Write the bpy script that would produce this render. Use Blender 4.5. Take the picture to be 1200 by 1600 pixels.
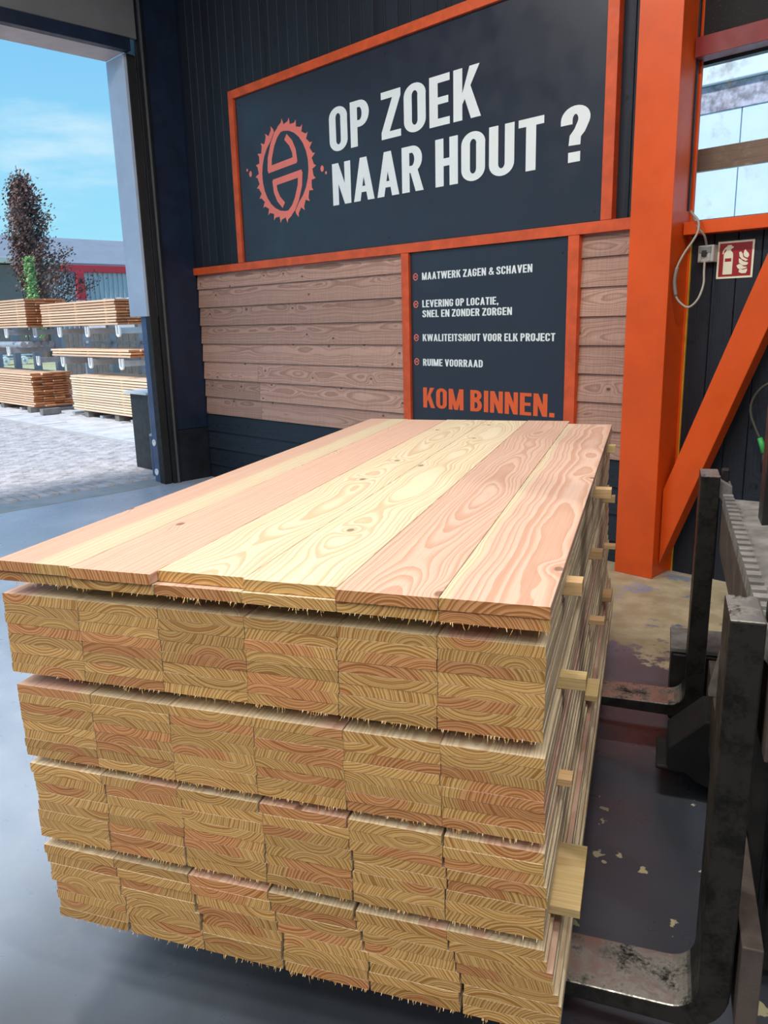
import bpy, bmesh, math, random
from mathutils import Vector, Matrix
random.seed(11)
for o in list(bpy.data.objects): bpy.data.objects.remove(o)
S = bpy.context.scene
COL = S.collection
# ------------------------------------------------------------------ camera
# building frame: x along the sign wall, y towards it, z up, metres, floor at 0
CAM = Vector((1.793, -0.559, 1.6)); FPX = 1244.46
RX = Vector((0.7040, 0.7098, -0.0244)).normalized()
WX = Vector((-0.6943, 0.6809, -0.2334)); WX = (WX - RX * WX.dot(RX)).normalized()
UX = RX.cross(WX)
cd = bpy.data.cameras.new('camera'); co = bpy.data.objects.new('camera', cd); COL.objects.link(co)
cd.sensor_fit = 'HORIZONTAL'; cd.sensor_width = 36; cd.lens = FPX / 1200 * 36; cd.clip_end = 500
co.matrix_world = Matrix(((RX.x, UX.x, -WX.x, CAM.x), (RX.y, UX.y, -WX.y, CAM.y), (RX.z, UX.z, -WX.z, CAM.z), (0, 0, 0, 1)))
S.camera = co
def ray(px, py): return WX + RX * ((px - 600) / FPX) - UX * ((py - 800) / FPX)
def on(px, py, x=None, y=None, z=None):
    d = ray(px, py)
    if x is not None: t = (x - CAM.x) / d.x
    elif y is not None: t = (y - CAM.y) / d.y
    else: t = (z - CAM.z) / d.z
    return CAM + d * t
# ------------------------------------------------------------------ node helpers
class N:
    def __init__(s, tree): s.t = tree; s.n = tree.nodes; s.l = tree.links
    def put(s, sock, v):
        if v is None: return
        if isinstance(v, bpy.types.NodeSocket): s.l.new(v, sock)
        else:
            try: sock.default_value = v
            except Exception: sock.default_value = (*v, 1.0)
    def node(s, kind, **kw):
        n = s.n.new(kind)
        for k, v in kw.items(): setattr(n, k, v)
        return n
    def m(s, op, a, b=None, c=None, clamp=False):
        n = s.node('ShaderNodeMath', operation=op, use_clamp=clamp)
        s.put(n.inputs[0], a); s.put(n.inputs[1], b); s.put(n.inputs[2], c); return n.outputs[0]
    def xyz(s, v):
        n = s.node('ShaderNodeSeparateXYZ'); s.put(n.inputs[0], v); return n.outputs
    def vec(s, x=0., y=0., z=0.):
        n = s.node('ShaderNodeCombineXYZ')
        for i, v in enumerate((x, y, z)): s.put(n.inputs[i], v)
        return n.outputs[0]
    def noise(s, v, scale=1., detail=2., rough=.5, dim='3D'):
        n = s.node('ShaderNodeTexNoise', noise_dimensions=dim)
        if dim == '1D': s.put(n.inputs['W'], v)
        else: s.put(n.inputs['Vector'], v)
        n.inputs['Scale'].default_value = scale; n.inputs['Detail'].default_value = detail; n.inputs['Roughness'].default_value = rough
        return n.outputs[0]
    def smooth(s, v, a, b, lo=0., hi=1.):
        n = s.node('ShaderNodeMapRange', interpolation_type='SMOOTHSTEP')
        for i, q in enumerate((v, a, b, lo, hi)): s.put(n.inputs[i], q)
        return n.outputs[0]
    def mix(s, f, a, b, blend='MIX'):
        n = s.node('ShaderNodeMix', data_type='RGBA', blend_type=blend)
        s.put(n.inputs[0], f); s.put(n.inputs[6], a); s.put(n.inputs[7], b); return n.outputs[2]
    def attr(s, name):
        n = s.node('ShaderNodeAttribute', attribute_type='OBJECT', attribute_name=name); return n.outputs['Fac']
    def bump(s, h, strength=.2, dist=.01):
        n = s.node('ShaderNodeBump'); n.inputs['Strength'].default_value = strength; n.inputs['Distance'].default_value = dist
        s.put(n.inputs['Height'], h); return n.outputs[0]
def new_mat(name):
    m = bpy.data.materials.new(name); m.use_nodes = True
    t = N(m.node_tree); b = m.node_tree.nodes['Principled BSDF']; return m, t, b
def c4(c): return (*c, 1.0)
def coords(t, which='Object'): return t.node('ShaderNodeTexCoord').outputs[which]
def paint(name, col, rough=.5, var=.12, scale=6., metal=0., bump=0., spec=.5, world=False):
    m, t, b = new_mat(name)
    v = t.node('ShaderNodeNewGeometry').outputs['Position'] if world else coords(t)
    n = t.noise(v, scale, 4, .6)
    dark = tuple(c * (1 - var) for c in col); lite = tuple(min(1, c * (1 + var)) for c in col)
    t.put(b.inputs['Base Color'], t.mix(t.smooth(n, .3, .7), c4(dark), c4(lite)))
    t.put(b.inputs['Roughness'], t.smooth(t.noise(v, scale * 3, 3), .2, .8, max(.02, rough - .08), min(1, rough + .08)))
    b.inputs['Metallic'].default_value = metal; b.inputs['Specular IOR Level'].default_value = spec
    if bump: t.put(b.inputs['Normal'], t.bump(t.noise(v, scale * 12, 3), bump, .004))
    return m
def wood(name, sap, heart, late, end=(1, 1, 1), rough=.55, contrast=1., knot=(.16, .07, .03), bandsaw=0., endc=1., lend=None):
    # growth rings round a pith axis that runs beside the plank: ovals on the face, arcs on the sawn end
    m, t, b = new_mat(name)
    tc = t.node('ShaderNodeTexCoord'); x, y, z = t.xyz(tc.outputs['Object'])
    seed = t.attr('seed'); px = t.attr('pith_x'); pz = t.attr('pith_z'); dr = t.attr('drift'); hr = t.attr('heart_radius'); sp = t.attr('ring_width'); kn = t.attr('knots')
    sy = t.m('MULTIPLY_ADD', seed, 13.7, y)
    d1 = t.m('SUBTRACT', t.noise(sy, 1.1, 2, .5, '1D'), .5); d2 = t.m('SUBTRACT', t.noise(t.m('ADD', sy, 51.3), 1.5, 2, .5, '1D'), .5)
    v = t.vec(t.m('MULTIPLY', x, 9.), t.m('MULTIPLY', sy, 2.2), t.m('MULTIPLY', z, 9.))
    wob = t.m('SUBTRACT', t.noise(v, 1., 3, .55), .5)
    # knots
    kx = t.m('MULTIPLY_ADD', seed, 5.1, t.m('MULTIPLY', x, 5.)); ky = t.m('MULTIPLY', sy, 2.0)
    vo = t.node('ShaderNodeTexVoronoi', voronoi_dimensions='2D'); t.put(vo.inputs['Vector'], t.vec(kx, ky, 0.)); vo.inputs['Scale'].default_value = 1.
    vx, vy, vz = t.xyz(vo.outputs['Position'])
    dx = t.m('DIVIDE', t.m('SUBTRACT', kx, vx), 5.); dy = t.m('DIVIDE', t.m('SUBTRACT', ky, vy), 3.2)
    kd = t.m('SQRT', t.m('ADD', t.m('MULTIPLY', dx, dx), t.m('MULTIPLY', dy, dy)))
    kr = t.node('ShaderNodeSeparateColor'); t.put(kr.inputs[0], vo.outputs['Color'])
    nrm = t.m('ABSOLUTE', t.xyz(tc.outputs['Normal'])[1]); isend = t.m('GREATER_THAN', nrm, .7)
    kon = t.m('MULTIPLY', t.m('LESS_THAN', kr.outputs[0], kn), t.m('SUBTRACT', 1., isend))
    bell = t.m('MULTIPLY', kon, t.m('EXPONENT', t.m('MULTIPLY', t.m('MULTIPLY', kd, kd), -900.)))
    ax = t.m('SUBTRACT', x, t.m('ADD', px, t.m('MULTIPLY', d2, t.m('MULTIPLY', dr, .9))))
    az = t.m('SUBTRACT', z, t.m('ADD', pz, t.m('MULTIPLY', d1, dr)))
    r = t.m('SQRT', t.m('ADD', t.m('MULTIPLY', ax, ax), t.m('MULTIPLY', az, az)))
    r = t.m('ADD', r, t.m('MULTIPLY_ADD', wob, .016, t.m('MULTIPLY', bell, .022)))
    q = t.m('DIVIDE', r, sp)
    q = t.m('ADD', q, t.m('MULTIPLY', t.noise(t.m('ADD', q, t.m('MULTIPLY', seed, 9.)), .55, 1, .5, '1D'), 1.6))
    fr = t.m('FRACT', q)
    ring = t.m('MULTIPLY', t.smooth(fr, .25, .86), t.smooth(fr, .93, 1., 1., 0.))
    hm = t.smooth(t.m('SUBTRACT', r, hr), -.006, .006, 1., 0.)
    base = t.mix(hm, c4(sap), c4(heart))
    fib = t.noise(t.vec(t.m('MULTIPLY', x, 260.), t.m('MULTIPLY', sy, 5.), t.m('MULTIPLY', z, 260.)), 1., 2)
    base = t.mix(t.m('MULTIPLY', t.smooth(fib, .35, .75), .22), base, t.mix(1., base, c4(late), 'MULTIPLY'))
    base = t.mix(isend, base, t.mix(1., base, c4(end), 'MULTIPLY'))
    amt = t.m('MULTIPLY', ring, t.m('MULTIPLY_ADD', isend, .35 * endc, .62 * contrast))
    amt = t.m('MINIMUM', amt, 1.)
    col = t.mix(amt, base, t.mix(1., base, t.mix(isend, c4(late), c4(lend or late)), 'MULTIPLY'))
    tone = t.m('MULTIPLY_ADD', t.m('FRACT', t.m('MULTIPLY', seed, 7.31)), .30, .80)
    col = t.mix(1., col, t.vec(tone, tone, tone), 'MULTIPLY')
    kmask = t.m('MULTIPLY', kon, t.smooth(kd, .006, .0125, 1., 0.))
    col = t.mix(t.m('MULTIPLY', kmask, .75), col, c4(knot))
    hgt = t.m('ADD', t.m('MULTIPLY', ring, .5), t.m('MULTIPLY', fib, .5))
    if bandsaw:
        bs = t.noise(t.vec(t.m('MULTIPLY', x, 3.), t.m('MULTIPLY', sy, 140.), 0.), 1., 1)
        col = t.mix(t.m('MULTIPLY', t.smooth(bs, .42, .6), bandsaw), col, t.mix(1., col, c4((.72, .68, .66)), 'MULTIPLY'))
        hgt = t.m('ADD', hgt, bs)
    t.put(b.inputs['Base Color'], col); b.inputs['Roughness'].default_value = rough; b.inputs['Specular IOR Level'].default_value = .3
    t.put(b.inputs['Normal'], t.bump(hgt, .25, .0012))
    return m
# ------------------------------------------------------------------ world, sun, exposure
SKY = 1.2
w = bpy.data.worlds.new('sky'); S.world = w; w.use_nodes = True
t = N(w.node_tree); bg = w.node_tree.nodes['Background']
gx, gy, gz = t.xyz(coords(t, 'Generated'))
up = t.m('MAXIMUM', gz, 0.)
sky = t.mix(t.smooth(up, 0., .5), c4((.30, .66, .82)), c4((.13, .40, .76)))
cv = t.vec(t.m('MULTIPLY', gx, 2.2), t.m('MULTIPLY', gy, 2.2), t.m('MULTIPLY', gz, 9.))
cl = t.noise(cv, 1.7, 6, .55)
sky = t.mix(t.m('MULTIPLY', t.smooth(cl, .48, .78), .75), sky, c4((.66, .80, .86)))
t.put(bg.inputs[0], sky); bg.inputs[1].default_value = SKY
sd = bpy.data.lights.new('sun', 'SUN'); sd.energy = 4.6; sd.angle = math.radians(6); sd.color = (1, .95, .88)
so = bpy.data.objects.new('sun', sd); COL.objects.link(so)
so.rotation_euler = Vector((-.10, .72, -.80)).to_track_quat('-Z', 'Y').to_euler()
S.view_settings.view_transform = 'Standard'; S.view_settings.look = 'None'; S.view_settings.gamma = 1; S.view_settings.use_curve_mapping = False
S.view_settings.exposure = 0.0
LAMP_W = 95
# ------------------------------------------------------------------ mesh helpers
class MB:
    def __init__(s): s.v = []; s.f = []
    def add(s, vs, fs):
        k = len(s.v); s.v += [tuple(q) for q in vs]; s.f += [tuple(i + k for i in f) for f in fs]; return s
    def box(s, a, b, mat=None):
        x0, y0, z0 = a; x1, y1, z1 = b
        vs = [(x0, y0, z0), (x1, y0, z0), (x1, y1, z0), (x0, y1, z0), (x0, y0, z1), (x1, y0, z1), (x1, y1, z1), (x0, y1, z1)]
        if mat is not None: vs = [mat @ Vector(q) for q in vs]
        return s.add(vs, [(0, 3, 2, 1), (4, 5, 6, 7), (0, 1, 5, 4), (1, 2, 6, 5), (2, 3, 7, 6), (3, 0, 4, 7)])
    def prism(s, poly, d, frame=None):
        # poly in (u, v), thickness along +w; frame maps (u, v, w) to xyz
        n = len(poly); g = frame or (lambda u, v, w: (u, v, w))
        vs = [g(u, v, 0) for u, v in poly] + [g(u, v, d) for u, v in poly]
        return s.add(vs, [tuple(range(n))[::-1], tuple(range(n, 2 * n))] + [(i, (i + 1) % n, (i + 1) % n + n, i + n) for i in range(n)])
    def flat(s, poly, g): return s.add([g(u, v) for u, v in poly], [tuple(range(len(poly)))])
    def tube(s, pts, r, n=8, cap=True):
        pts = [Vector(p) for p in pts]; k0 = len(s.v); up = None
        for i, p in enumerate(pts):
            d = (pts[min(i + 1, len(pts) - 1)] - pts[max(i - 1, 0)]).normalized()
            if up is None: up = d.orthogonal().normalized()
            up = (up - d * up.dot(d)).normalized(); sd_ = d.cross(up)
            rr = r[i] if isinstance(r, (list, tuple)) else r
            s.v += [tuple(p + (up * math.cos(a) + sd_ * math.sin(a)) * rr) for a in [2 * math.pi * j / n for j in range(n)]]
        for i in range(len(pts) - 1):
            for j in range(n):
                a = k0 + i * n + j; b = k0 + i * n + (j + 1) % n
                s.f.append((a, b, b + n, a + n))
        if cap:
            s.f.append(tuple(range(k0, k0 + n))[::-1]); e = k0 + (len(pts) - 1) * n; s.f.append(tuple(range(e, e + n)))
        return s
    def lathe(s, prof, axis_o, axis_d, n=24):
        o = Vector(axis_o); d = Vector(axis_d).normalized(); u = d.orthogonal().normalized(); w_ = d.cross(u); k0 = len(s.v)
        for (r, h) in prof:
            s.v += [tuple(o + d * h + (u * math.cos(2 * math.pi * j / n) + w_ * math.sin(2 * math.pi * j / n)) * r) for j in range(n)]
        for i in range(len(prof) - 1):
            for j in range(n):
                a = k0 + i * n + j; b = k0 + i * n + (j + 1) % n; s.f.append((a, b, b + n, a + n))
        s.f.append(tuple(range(k0, k0 + n))[::-1]); e = k0 + (len(prof) - 1) * n; s.f.append(tuple(range(e, e + n)))
        return s
    def mesh(s, name, mat):
        me = bpy.data.meshes.new(name); me.from_pydata(s.v, [], s.f); me.update()
        bm = bmesh.new(); bm.from_mesh(me); bmesh.ops.recalc_face_normals(bm, faces=bm.faces); bm.to_mesh(me); bm.free()
        if mat: me.materials.append(mat)
        return me
    def obj(s, name, mat, parent=None, bevel=0., smooth=False, fix=True):
        if fix: me = s.mesh(name, mat)
        else:
            me = bpy.data.meshes.new(name); me.from_pydata(s.v, [], s.f); me.update(); me.materials.append(mat)
        o = link(name, me, parent)
        if smooth:
            for p in me.polygons: p.use_smooth = True
        if bevel:
            md = o.modifiers.new('bevel', 'BEVEL'); md.width = bevel; md.segments = 2; md.limit_method = 'ANGLE'; md.angle_limit = .6
        return o
def link(name, me, parent=None):
    o = bpy.data.objects.new(name, me); COL.objects.link(o)
    if parent is not None: o.parent = parent
    return o
def tag(o, label, cat, group=None):
    o['label'] = label; o['category'] = cat
    if group: o['group'] = group
    return o
def struct(o, label=None):
    o['kind'] = 'structure'
    if label: o['label'] = label
    return o
def empty(name, loc=(0, 0, 0), rz=0.):
    o = bpy.data.objects.new(name, None); COL.objects.link(o); o.location = loc; o.rotation_euler = (0, 0, rz); o.empty_display_size = .1
    return o
def box(name, a, b, mat, parent=None, bevel=0.): return MB().box(a, b).obj(name, mat, parent, bevel)
def props(o, seed=None, px=None, pz=None, drift=None, hr=None, sp=None, knots=None):
    R = random.random
    o['seed'] = R() * 10 if seed is None else float(seed)
    o['pith_x'] = (R() - .5) * .22 if px is None else float(px)
    o['pith_z'] = random.choice((-1, 1)) * (.03 + R() * .09) if pz is None else float(pz)
    o['drift'] = .02 + R() * .03 if drift is None else float(drift)
    o['heart_radius'] = random.choice((.02, .03, .05, .07, .10, .16)) if hr is None else float(hr)
    o['ring_width'] = .005 + R() * .003 if sp is None else float(sp)
    o['knots'] = .3 if knots is None else float(knots)
    return o
def plank_mesh(name, wd, ln, th, mat, c=.0012, lap=0.):
    # local x across, y along, z thickness; long edges chamfered; lap > 0 thins the +x edge (weatherboard)
    h = wd / 2; k = th / 2
    prof = [(-h + c, -k), (h - c, -k + lap), (h, -k + lap + c), (h, k - c), (h - c, k), (-h + c, k), (-h, k - c), (-h, -k + c)]
    me = MB().add([(u, 0, v) for u, v in prof] + [(u, ln, v) for u, v in prof],
        [tuple(range(8)), tuple(range(8, 16))[::-1]] + [(i, i + 8, (i + 1) % 8 + 8, (i + 1) % 8) for i in range(8)]).mesh(name, mat)
    return me
WORD = ['top', 'second', 'third', 'fourth', 'fifth', 'sixth', 'seventh', 'eighth', 'ninth', 'tenth', 'eleventh', 'twelfth', 'thirteenth', 'fourteenth', 'fifteenth', 'sixteenth', 'seventeenth']
# ------------------------------------------------------------------ materials
ORANGE = paint('orange paint', (.68, .085, .009), .38, .08, 3., spec=.4)
BEAMORANGE = paint('orange stained timber', (.62, .085, .018), .5, .15, 9., bump=.1)
REDSTEEL = paint('dark red paint', (.20, .016, .016), .45, .15, 4.)
BLACK = paint('black paint', (.010, .012, .016), .5, .3, 5., world=True)
NAVY = paint('blue black door frame', (.006, .016, .042), .5, .25, 4., world=True)
PANEL = paint('slate sign panel', (.021, .026, .042), .36, .04, 2., spec=.45)
WHITEV = paint('white lettering', (.80, .84, .84), .45, .02, 5.)
ORANGEV = paint('orange lettering', (.75, .11, .02), .45, .03, 5.)
CORALV = paint('coral logo film', (.82, .19, .14), .42, .03, 5.)
BLACKSTEEL = paint('black oiled steel', (.014, .013, .012), .42, .5, 9., metal=.0, bump=.15, spec=.5)
GREYJAMB = paint('grey blue metal cladding', (.47, .56, .70), .5, .06, 3.)
BLUEPOST = paint('blue steel', (.05, .085, .19), .45, .15, 4.)
HEADER = paint('grey door panel', (.16, .165, .175), .55, .08, 3.)
GALV = paint('galvanised steel', (.42, .46, .52), .45, .12, 6., metal=.4)
RUBBER = paint('black rubber', (.012, .012, .013), .7, .2, 8., bump=.2)
CEILM = paint('grey ceiling', (.30, .31, .33), .8, .05, 1., world=True)
WALLM = paint('grey hall wall', (.30, .30, .31), .8, .05, 1., world=True)
def steel_worn():
    m, t, b = new_mat('worn fork steel'); v = coords(t)
    n = t.noise(v, 14., 5, .65); f = t.noise(v, 120., 3, .7)
    k = t.smooth(t.m('ADD', t.m('MULTIPLY', n, .7), t.m('MULTIPLY', f, .3)), .36, .57)
    top = t.smooth(t.xyz(coords(t, 'Normal'))[2], .5, .9)
    k = t.m('MULTIPLY', k, t.m('MULTIPLY_ADD', top, .93, .04))
    t.put(b.inputs['Base Color'], t.mix(k, c4((.008, .0075, .007)), c4((.52, .50, .45))))
    b.inputs['Specular IOR Level'].default_value = .25; t.put(b.inputs['Metallic'], t.m('MULTIPLY', k, .9)); t.put(b.inputs['Roughness'], t.smooth(n, .3, .7, .5, .30))
    t.put(b.inputs['Normal'], t.bump(f, .15, .002)); return m
FORK = steel_worn()
BROWNSTEEL = paint('dusty brown steel', (.085, .066, .058), .6, .3, 12., bump=.2)
DUSTY = paint('dusty grey steel', (.20, .19, .18), .7, .3, 14., bump=.25)
def floor_mat():
    m, t, b = new_mat('worn concrete floor'); v = coords(t); x, y, z = t.xyz(v)
    n1 = t.noise(v, .9, 5, .6); n2 = t.noise(v, 7., 6, .65); n3 = t.noise(v, 45., 3, .6)
    col = t.mix(t.smooth(n1, .35, .7), c4((.31, .38, .49)), c4((.42, .50, .62)))
    col = t.mix(t.m('MULTIPLY', t.smooth(n2, .5, .75), .5), col, c4((.48, .55, .65)))
    door_falloff = t.m('MULTIPLY', t.smooth(t.m('ADD', x, t.m('MULTIPLY', t.m('SUBTRACT', n1, .5), 1.5)), -.75, .45), .9)  # falloff of the door light painted into the floor colour, darker rightwards
    col = t.mix(door_falloff, col, c4((.036, .040, .049)))
    # old yellowish walkway paint, worn off in patches
    edge = t.m('ADD', t.m('SUBTRACT', y, 2.78), t.m('MULTIPLY', t.m('SUBTRACT', n2, .5), 1.1))
    edge = t.m('MINIMUM', edge, t.m('MULTIPLY_ADD', t.m('SUBTRACT', n1, .5), .8, t.m('ADD', x, 2.2)))
    wk = t.m('MULTIPLY', t.smooth(edge, 0., .07), t.smooth(t.noise(v, 3.3, 6, .7), .62, .54))
    tan = t.mix(t.smooth(n2, .35, .7), c4((.40, .33, .20)), c4((.55, .47, .31)))
    col = t.mix(wk, col, tan)
    fl = t.m('MULTIPLY', t.smooth(t.noise(v, 9., 4, .55), .655, .668), t.smooth(x, .3, .9))
    fl = t.m('MULTIPLY', fl, t.m('MULTIPLY', t.smooth(y, .9, 1.2), t.smooth(y, 2.1, 1.8)))
    col = t.mix(fl, col, c4((.62, .56, .34)))
    t.put(b.inputs['Base Color'], col)
    rough = t.m('ADD', t.smooth(n2, .3, .7, .26, .42), t.m('MULTIPLY', wk, .2))
    t.put(b.inputs['Roughness'], rough); b.inputs['Specular IOR Level'].default_value = .5
    t.put(b.inputs['Normal'], t.bump(t.m('ADD', t.m('MULTIPLY', n2, .6), t.m('MULTIPLY', n3, .4)), .12, .006)); return m
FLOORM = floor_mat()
FIR = wood('douglas fir', (.78, .68, .48), (.745, .52, .405), (.74, .54, .44), end=(.94, .70, .39), contrast=1., endc=1.1, lend=(.58, .43, .29))
BATTEN = wood('pine batten', (.80, .62, .31), (.76, .52, .28), (.70, .52, .34), end=(.78, .66, .5), contrast=.5)
YARDWOOD = wood('larch plank', (.84, .60, .42), (.80, .50, .33), (.70, .52, .42), end=(.80, .45, .28), contrast=.6)
BROWNCLAD = wood('brown stained board', (.56, .35, .275), (.48, .29, .22), (.46, .37, .33), contrast=.9, bandsaw=.45, knot=(.055, .025, .014), rough=.6)
BLACKCLAD = wood('black stained board', (.020, .028, .042), (.015, .021, .032), (.45, .45, .45), contrast=.8, bandsaw=.4, knot=(.004, .004, .005), rough=.5)
RAILWOOD = wood('timber rail', (.42, .26, .16), (.36, .2, .12), (.6, .5, .4), contrast=.5)
# ------------------------------------------------------------------ structure: floor, walls, ceiling
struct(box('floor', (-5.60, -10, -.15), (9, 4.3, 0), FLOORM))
struct(box('ceiling', (-5.95, -10, 5.6), (9, 4.4, 5.75), CEILM))
YW = 4.08
wb = struct(MB().box((-5.61, 4.125, 0), (-.62, 4.30, 5.6)).obj('wall_back', BLACK))
# brown and black weatherboards
LAP = .1815; Z0 = .696
def clap(x0, x1, zlow, mat, tilt=True):
    me = plank_mesh('weatherboard', LAP + .018, x1 - x0, .020, mat, .001, .009)
    o = link('weatherboard', me, wb); props(o, sp=.007 + random.random() * .003, knots=.75, hr=.05, drift=.05, pz=-.05 - .05 * random.random(), px=(random.random() - .5) * .1)
    M = Matrix(((0, 1, 0, x0), (0, 0, 1, YW + .012), (1, 0, 0, zlow + LAP / 2), (0, 0, 0, 1)))
    tl = Matrix.Rotation(-.045, 4, 'X')
    o.matrix_world = Matrix.Translation(M.translation) @ tl @ M.to_3x3().to_4x4()
xj = -4.62
for k in range(8):
    z = Z0 + LAP * k; mt = BROWNCLAD
    if k in (0, 1, 2):
        clap(-5.60, xj - .012 * k - .002, z, mt); clap(xj - .012 * k + .002, -2.62, z, mt)
    else: clap(-5.60, -2.62, z, mt)
    clap(-1.10, -.50, z, mt)
for k in range(1, 5):
    z = Z0 - LAP * k; clap(-5.60, -2.62, max(z, -.025), BLACKCLAD); clap(-2.62, -.50, max(z, -.025), BLACKCLAD)
# black vertical boards above the orange rail
def vboard(x, wdt, z0, z1, y, parent, mat):
    me = plank_mesh('board', wdt - .004, z1 - z0, .018, mat, .003)
    o = link('board', me, parent); props(o, knots=.6, hr=.05, sp=.008)
    o.matrix_world = Matrix(((1, 0, 0, x + wdt / 2), (0, 0, -1, y), (0, 1, 0, z0), (0, 0, 0, 1)))
x = -5.61
while x < -.52:
    vboard(x, .127, 2.17, 5.59, 4.108, wb, BLACKCLAD); x += .127
# orange timber rails: one structure piece each
def trim(n, a, b, mat, label): return struct(box('trim_%d' % n, a, b, mat, None, .002), label)
RY = YW - .035
trim(1, (-5.605, RY, 2.098), (-.667, YW + .03, 2.166), BEAMORANGE, 'long orange timber rail between the large sign and the weatherboards')
trim(2, (-4.80, RY, 2.168), (-4.725, YW + .02, 3.585), BEAMORANGE, 'orange batten on the left edge of the large sign')
trim(3, (-4.80, RY, 3.585), (-.86, YW + .02, 3.655), BEAMORANGE, 'orange batten along the top of the large sign')
trim(4, (-.94, RY, 2.168), (-.865, YW + .02, 3.583), BEAMORANGE, 'orange batten on the right edge of the large sign')
trim(5, (-2.65, RY, .4), (-2.572, YW + .02, 2.096), BEAMORANGE, 'orange batten left of the services sign')
trim(6, (-1.165, RY, .4), (-1.085, YW + .02, 2.096), BEAMORANGE, 'orange batten right of the services sign')
# right part of the back wall: dark boards below, window above
wr = struct(MB().box((-.62, 4.17, 0), (9, 4.30, 2.04)).box((-.62, 4.17, 3.0), (9, 4.30, 5.6)).box((2.6, 4.17, 2.04), (9, 4.30, 3.0)).obj('wall_window_side', BLACK))
x = -.40
while x < 2.6:
    vboard(x, .135, 0, 2.04, 4.162, wr, BLACKCLAD); x += .135
def fleck():
    m, t, b = new_mat('black wood wool board'); v = coords(t)
    n = t.noise(v, 60., 4, .7); k = t.smooth(n, .6, .72)
    t.put(b.inputs['Base Color'], t.mix(k, c4((.012, .012, .013)), c4((.06, .058, .055)))); b.inputs['Roughness'].default_value = .8
    t.put(b.inputs['Normal'], t.bump(n, .6, .01)); return m
box('acoustic_board', (-.40, 4.14, 3.06), (2.6, 4.168, 5.59), fleck(), wr)
trim(7, (-.405, 4.05, 2.035), (2.6, 4.168, 2.105), ORANGE, 'orange sill rail under the window')
trim(8, (-.405, 4.06, 2.955), (2.6, 4.168, 3.055), REDSTEEL, 'dark red lintel beam over the window')
def glass_mat():
    m, t, b = new_mat('dirty window glass'); v = coords(t)
    out = m.node_tree.nodes['Material Output']
    tr = t.node('ShaderNodeBsdfTransparent'); tr.inputs[0].default_value = (.93, .97, 1, 1)
    b.inputs['Base Color'].default_value = (.62, .60, .60, 1); b.inputs['Roughness'].default_value = .35
    d = t.m('ADD', .03, t.m('MULTIPLY', t.smooth(t.noise(t.vec(*[t.m('MULTIPLY', q, k) for q, k in zip(t.xyz(v), (6., 6., 6.))]), 1., 6, .7), .55, .75), .28))
    mx = t.node('ShaderNodeMixShader'); t.put(mx.inputs[0], d); t.l.new(tr.outputs[0], mx.inputs[1]); t.l.new(b.outputs[0], mx.inputs[2]); t.l.new(mx.outputs[0], out.inputs[0]); return m
wn = struct(MB().box((-.62, 4.20, 2.04), (2.6, 4.25, 2.125)).box((-.62, 4.20, 2.945), (2.6, 4.25, 3.0)).box((-.62, 4.20, 2.125), (-.60, 4.25, 2.945)).box((2.56, 4.20, 2.125), (2.6, 4.25, 2.945)).obj('window_1', paint('dark frame', (.03, .035, .04), .5)))
box('pane', (-.60, 4.222, 2.125), (2.56, 4.228, 2.945), glass_mat(), wn)
# left (door) wall with its opening, right wall and rear wall of the hall
XO, XI = -5.95, -5.61
wd = struct(MB().box((XO, -10, 0), (XI, -6.5, 5.6)).box((XO, -6.5, 4.12), (XI, 3.50, 5.6)).box((XO, 3.70, 0), (XI, 4.30, 5.6)).obj('wall_left', NAVY))  # opening widened out of view to admit more sky light
struct(box('wall_right', (9, -10, 0), (9.2, 4.3, 5.6), WALLM)); struct(box('wall_rear', (-5.95, -10.2, 0), (9.2, -10, 5.6), WALLM))
box('skirting_panel', (XI, 3.70, 0), (XI + .015, 4.07, .54), BLACK, wd, .003)
box('cladding_panel', (XI, 3.70, .548), (XI + .012, 4.07, 5.59), NAVY, wd, .003)
# door surround
dr = struct(empty('door_1')); dr['label'] = 'wide open dock doorway on the left with grey jamb and dark header'
box('lintel', (XO - .02, -6.5, 4.06), (XI + .0, 3.50, 4.118), paint('pink grey lintel', (.52, .44, .42), .6, .08), dr)
box('door_header', (XI + .002, -6.5, 4.055), (XI + .09, 3.52, 4.165), NAVY, dr, .004)
for k in range(3): box('door_panel', (XI + .03, -6.5, 4.17 + k * .47), (XI + .07, 3.60, 4.635 + k * .47), HEADER, dr, .006)
box('jamb_cladding', (XO - .03, 3.50, 1.70), (XI - .0, 3.69, 4.058), GREYJAMB, dr, .004)
jf = box('jamb_flange', (XI - .03, 3.485, 1.70), (XI + .004, 3.50, 4.05), GREYJAMB, dr)
post = box('guard_post', (XO + .12, 3.535, 0), (XI - .09, 3.69, 1.698), BLUEPOST, dr, .006)
RINGM = paint('white bolt cap', (.75, .78, .8), .5, .03)
for zz in (.42, .11):
    p = Vector((XO + .17, 3.533, zz)); mb = MB(); mb.lathe([(.035, 0), (.035, .008), (.018, .008), (.018, .002)], p, (0, -1, 0), 20); mb.obj('bolt_cap', RINGM, post)
box('rubber_seal', (XI - .085, 3.515, 0), (XI + .012, 3.60, 4.05), RUBBER, dr, .004)
box('door_track', (XI + .001, 3.605, 0), (XI + .035, 3.645, 4.9), BLACK, dr, .003)
box('door_track', (XI + .001, 3.652, 0), (XI + .05, 3.668, 4.9), paint('dark steel rail', (.09, .095, .10), .4, .1), dr, .002)
box('door_track', (XI + .001, 3.672, 0), (XI + .035, 3.698, 4.9), BLACK, dr, .003)
box('threshold', (-5.98, -6.6, -.05), (-5.602, 3.70, .004), paint('threshold concrete', (.30, .32, .34), .5, .15, 3.), dr, .004)
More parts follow.
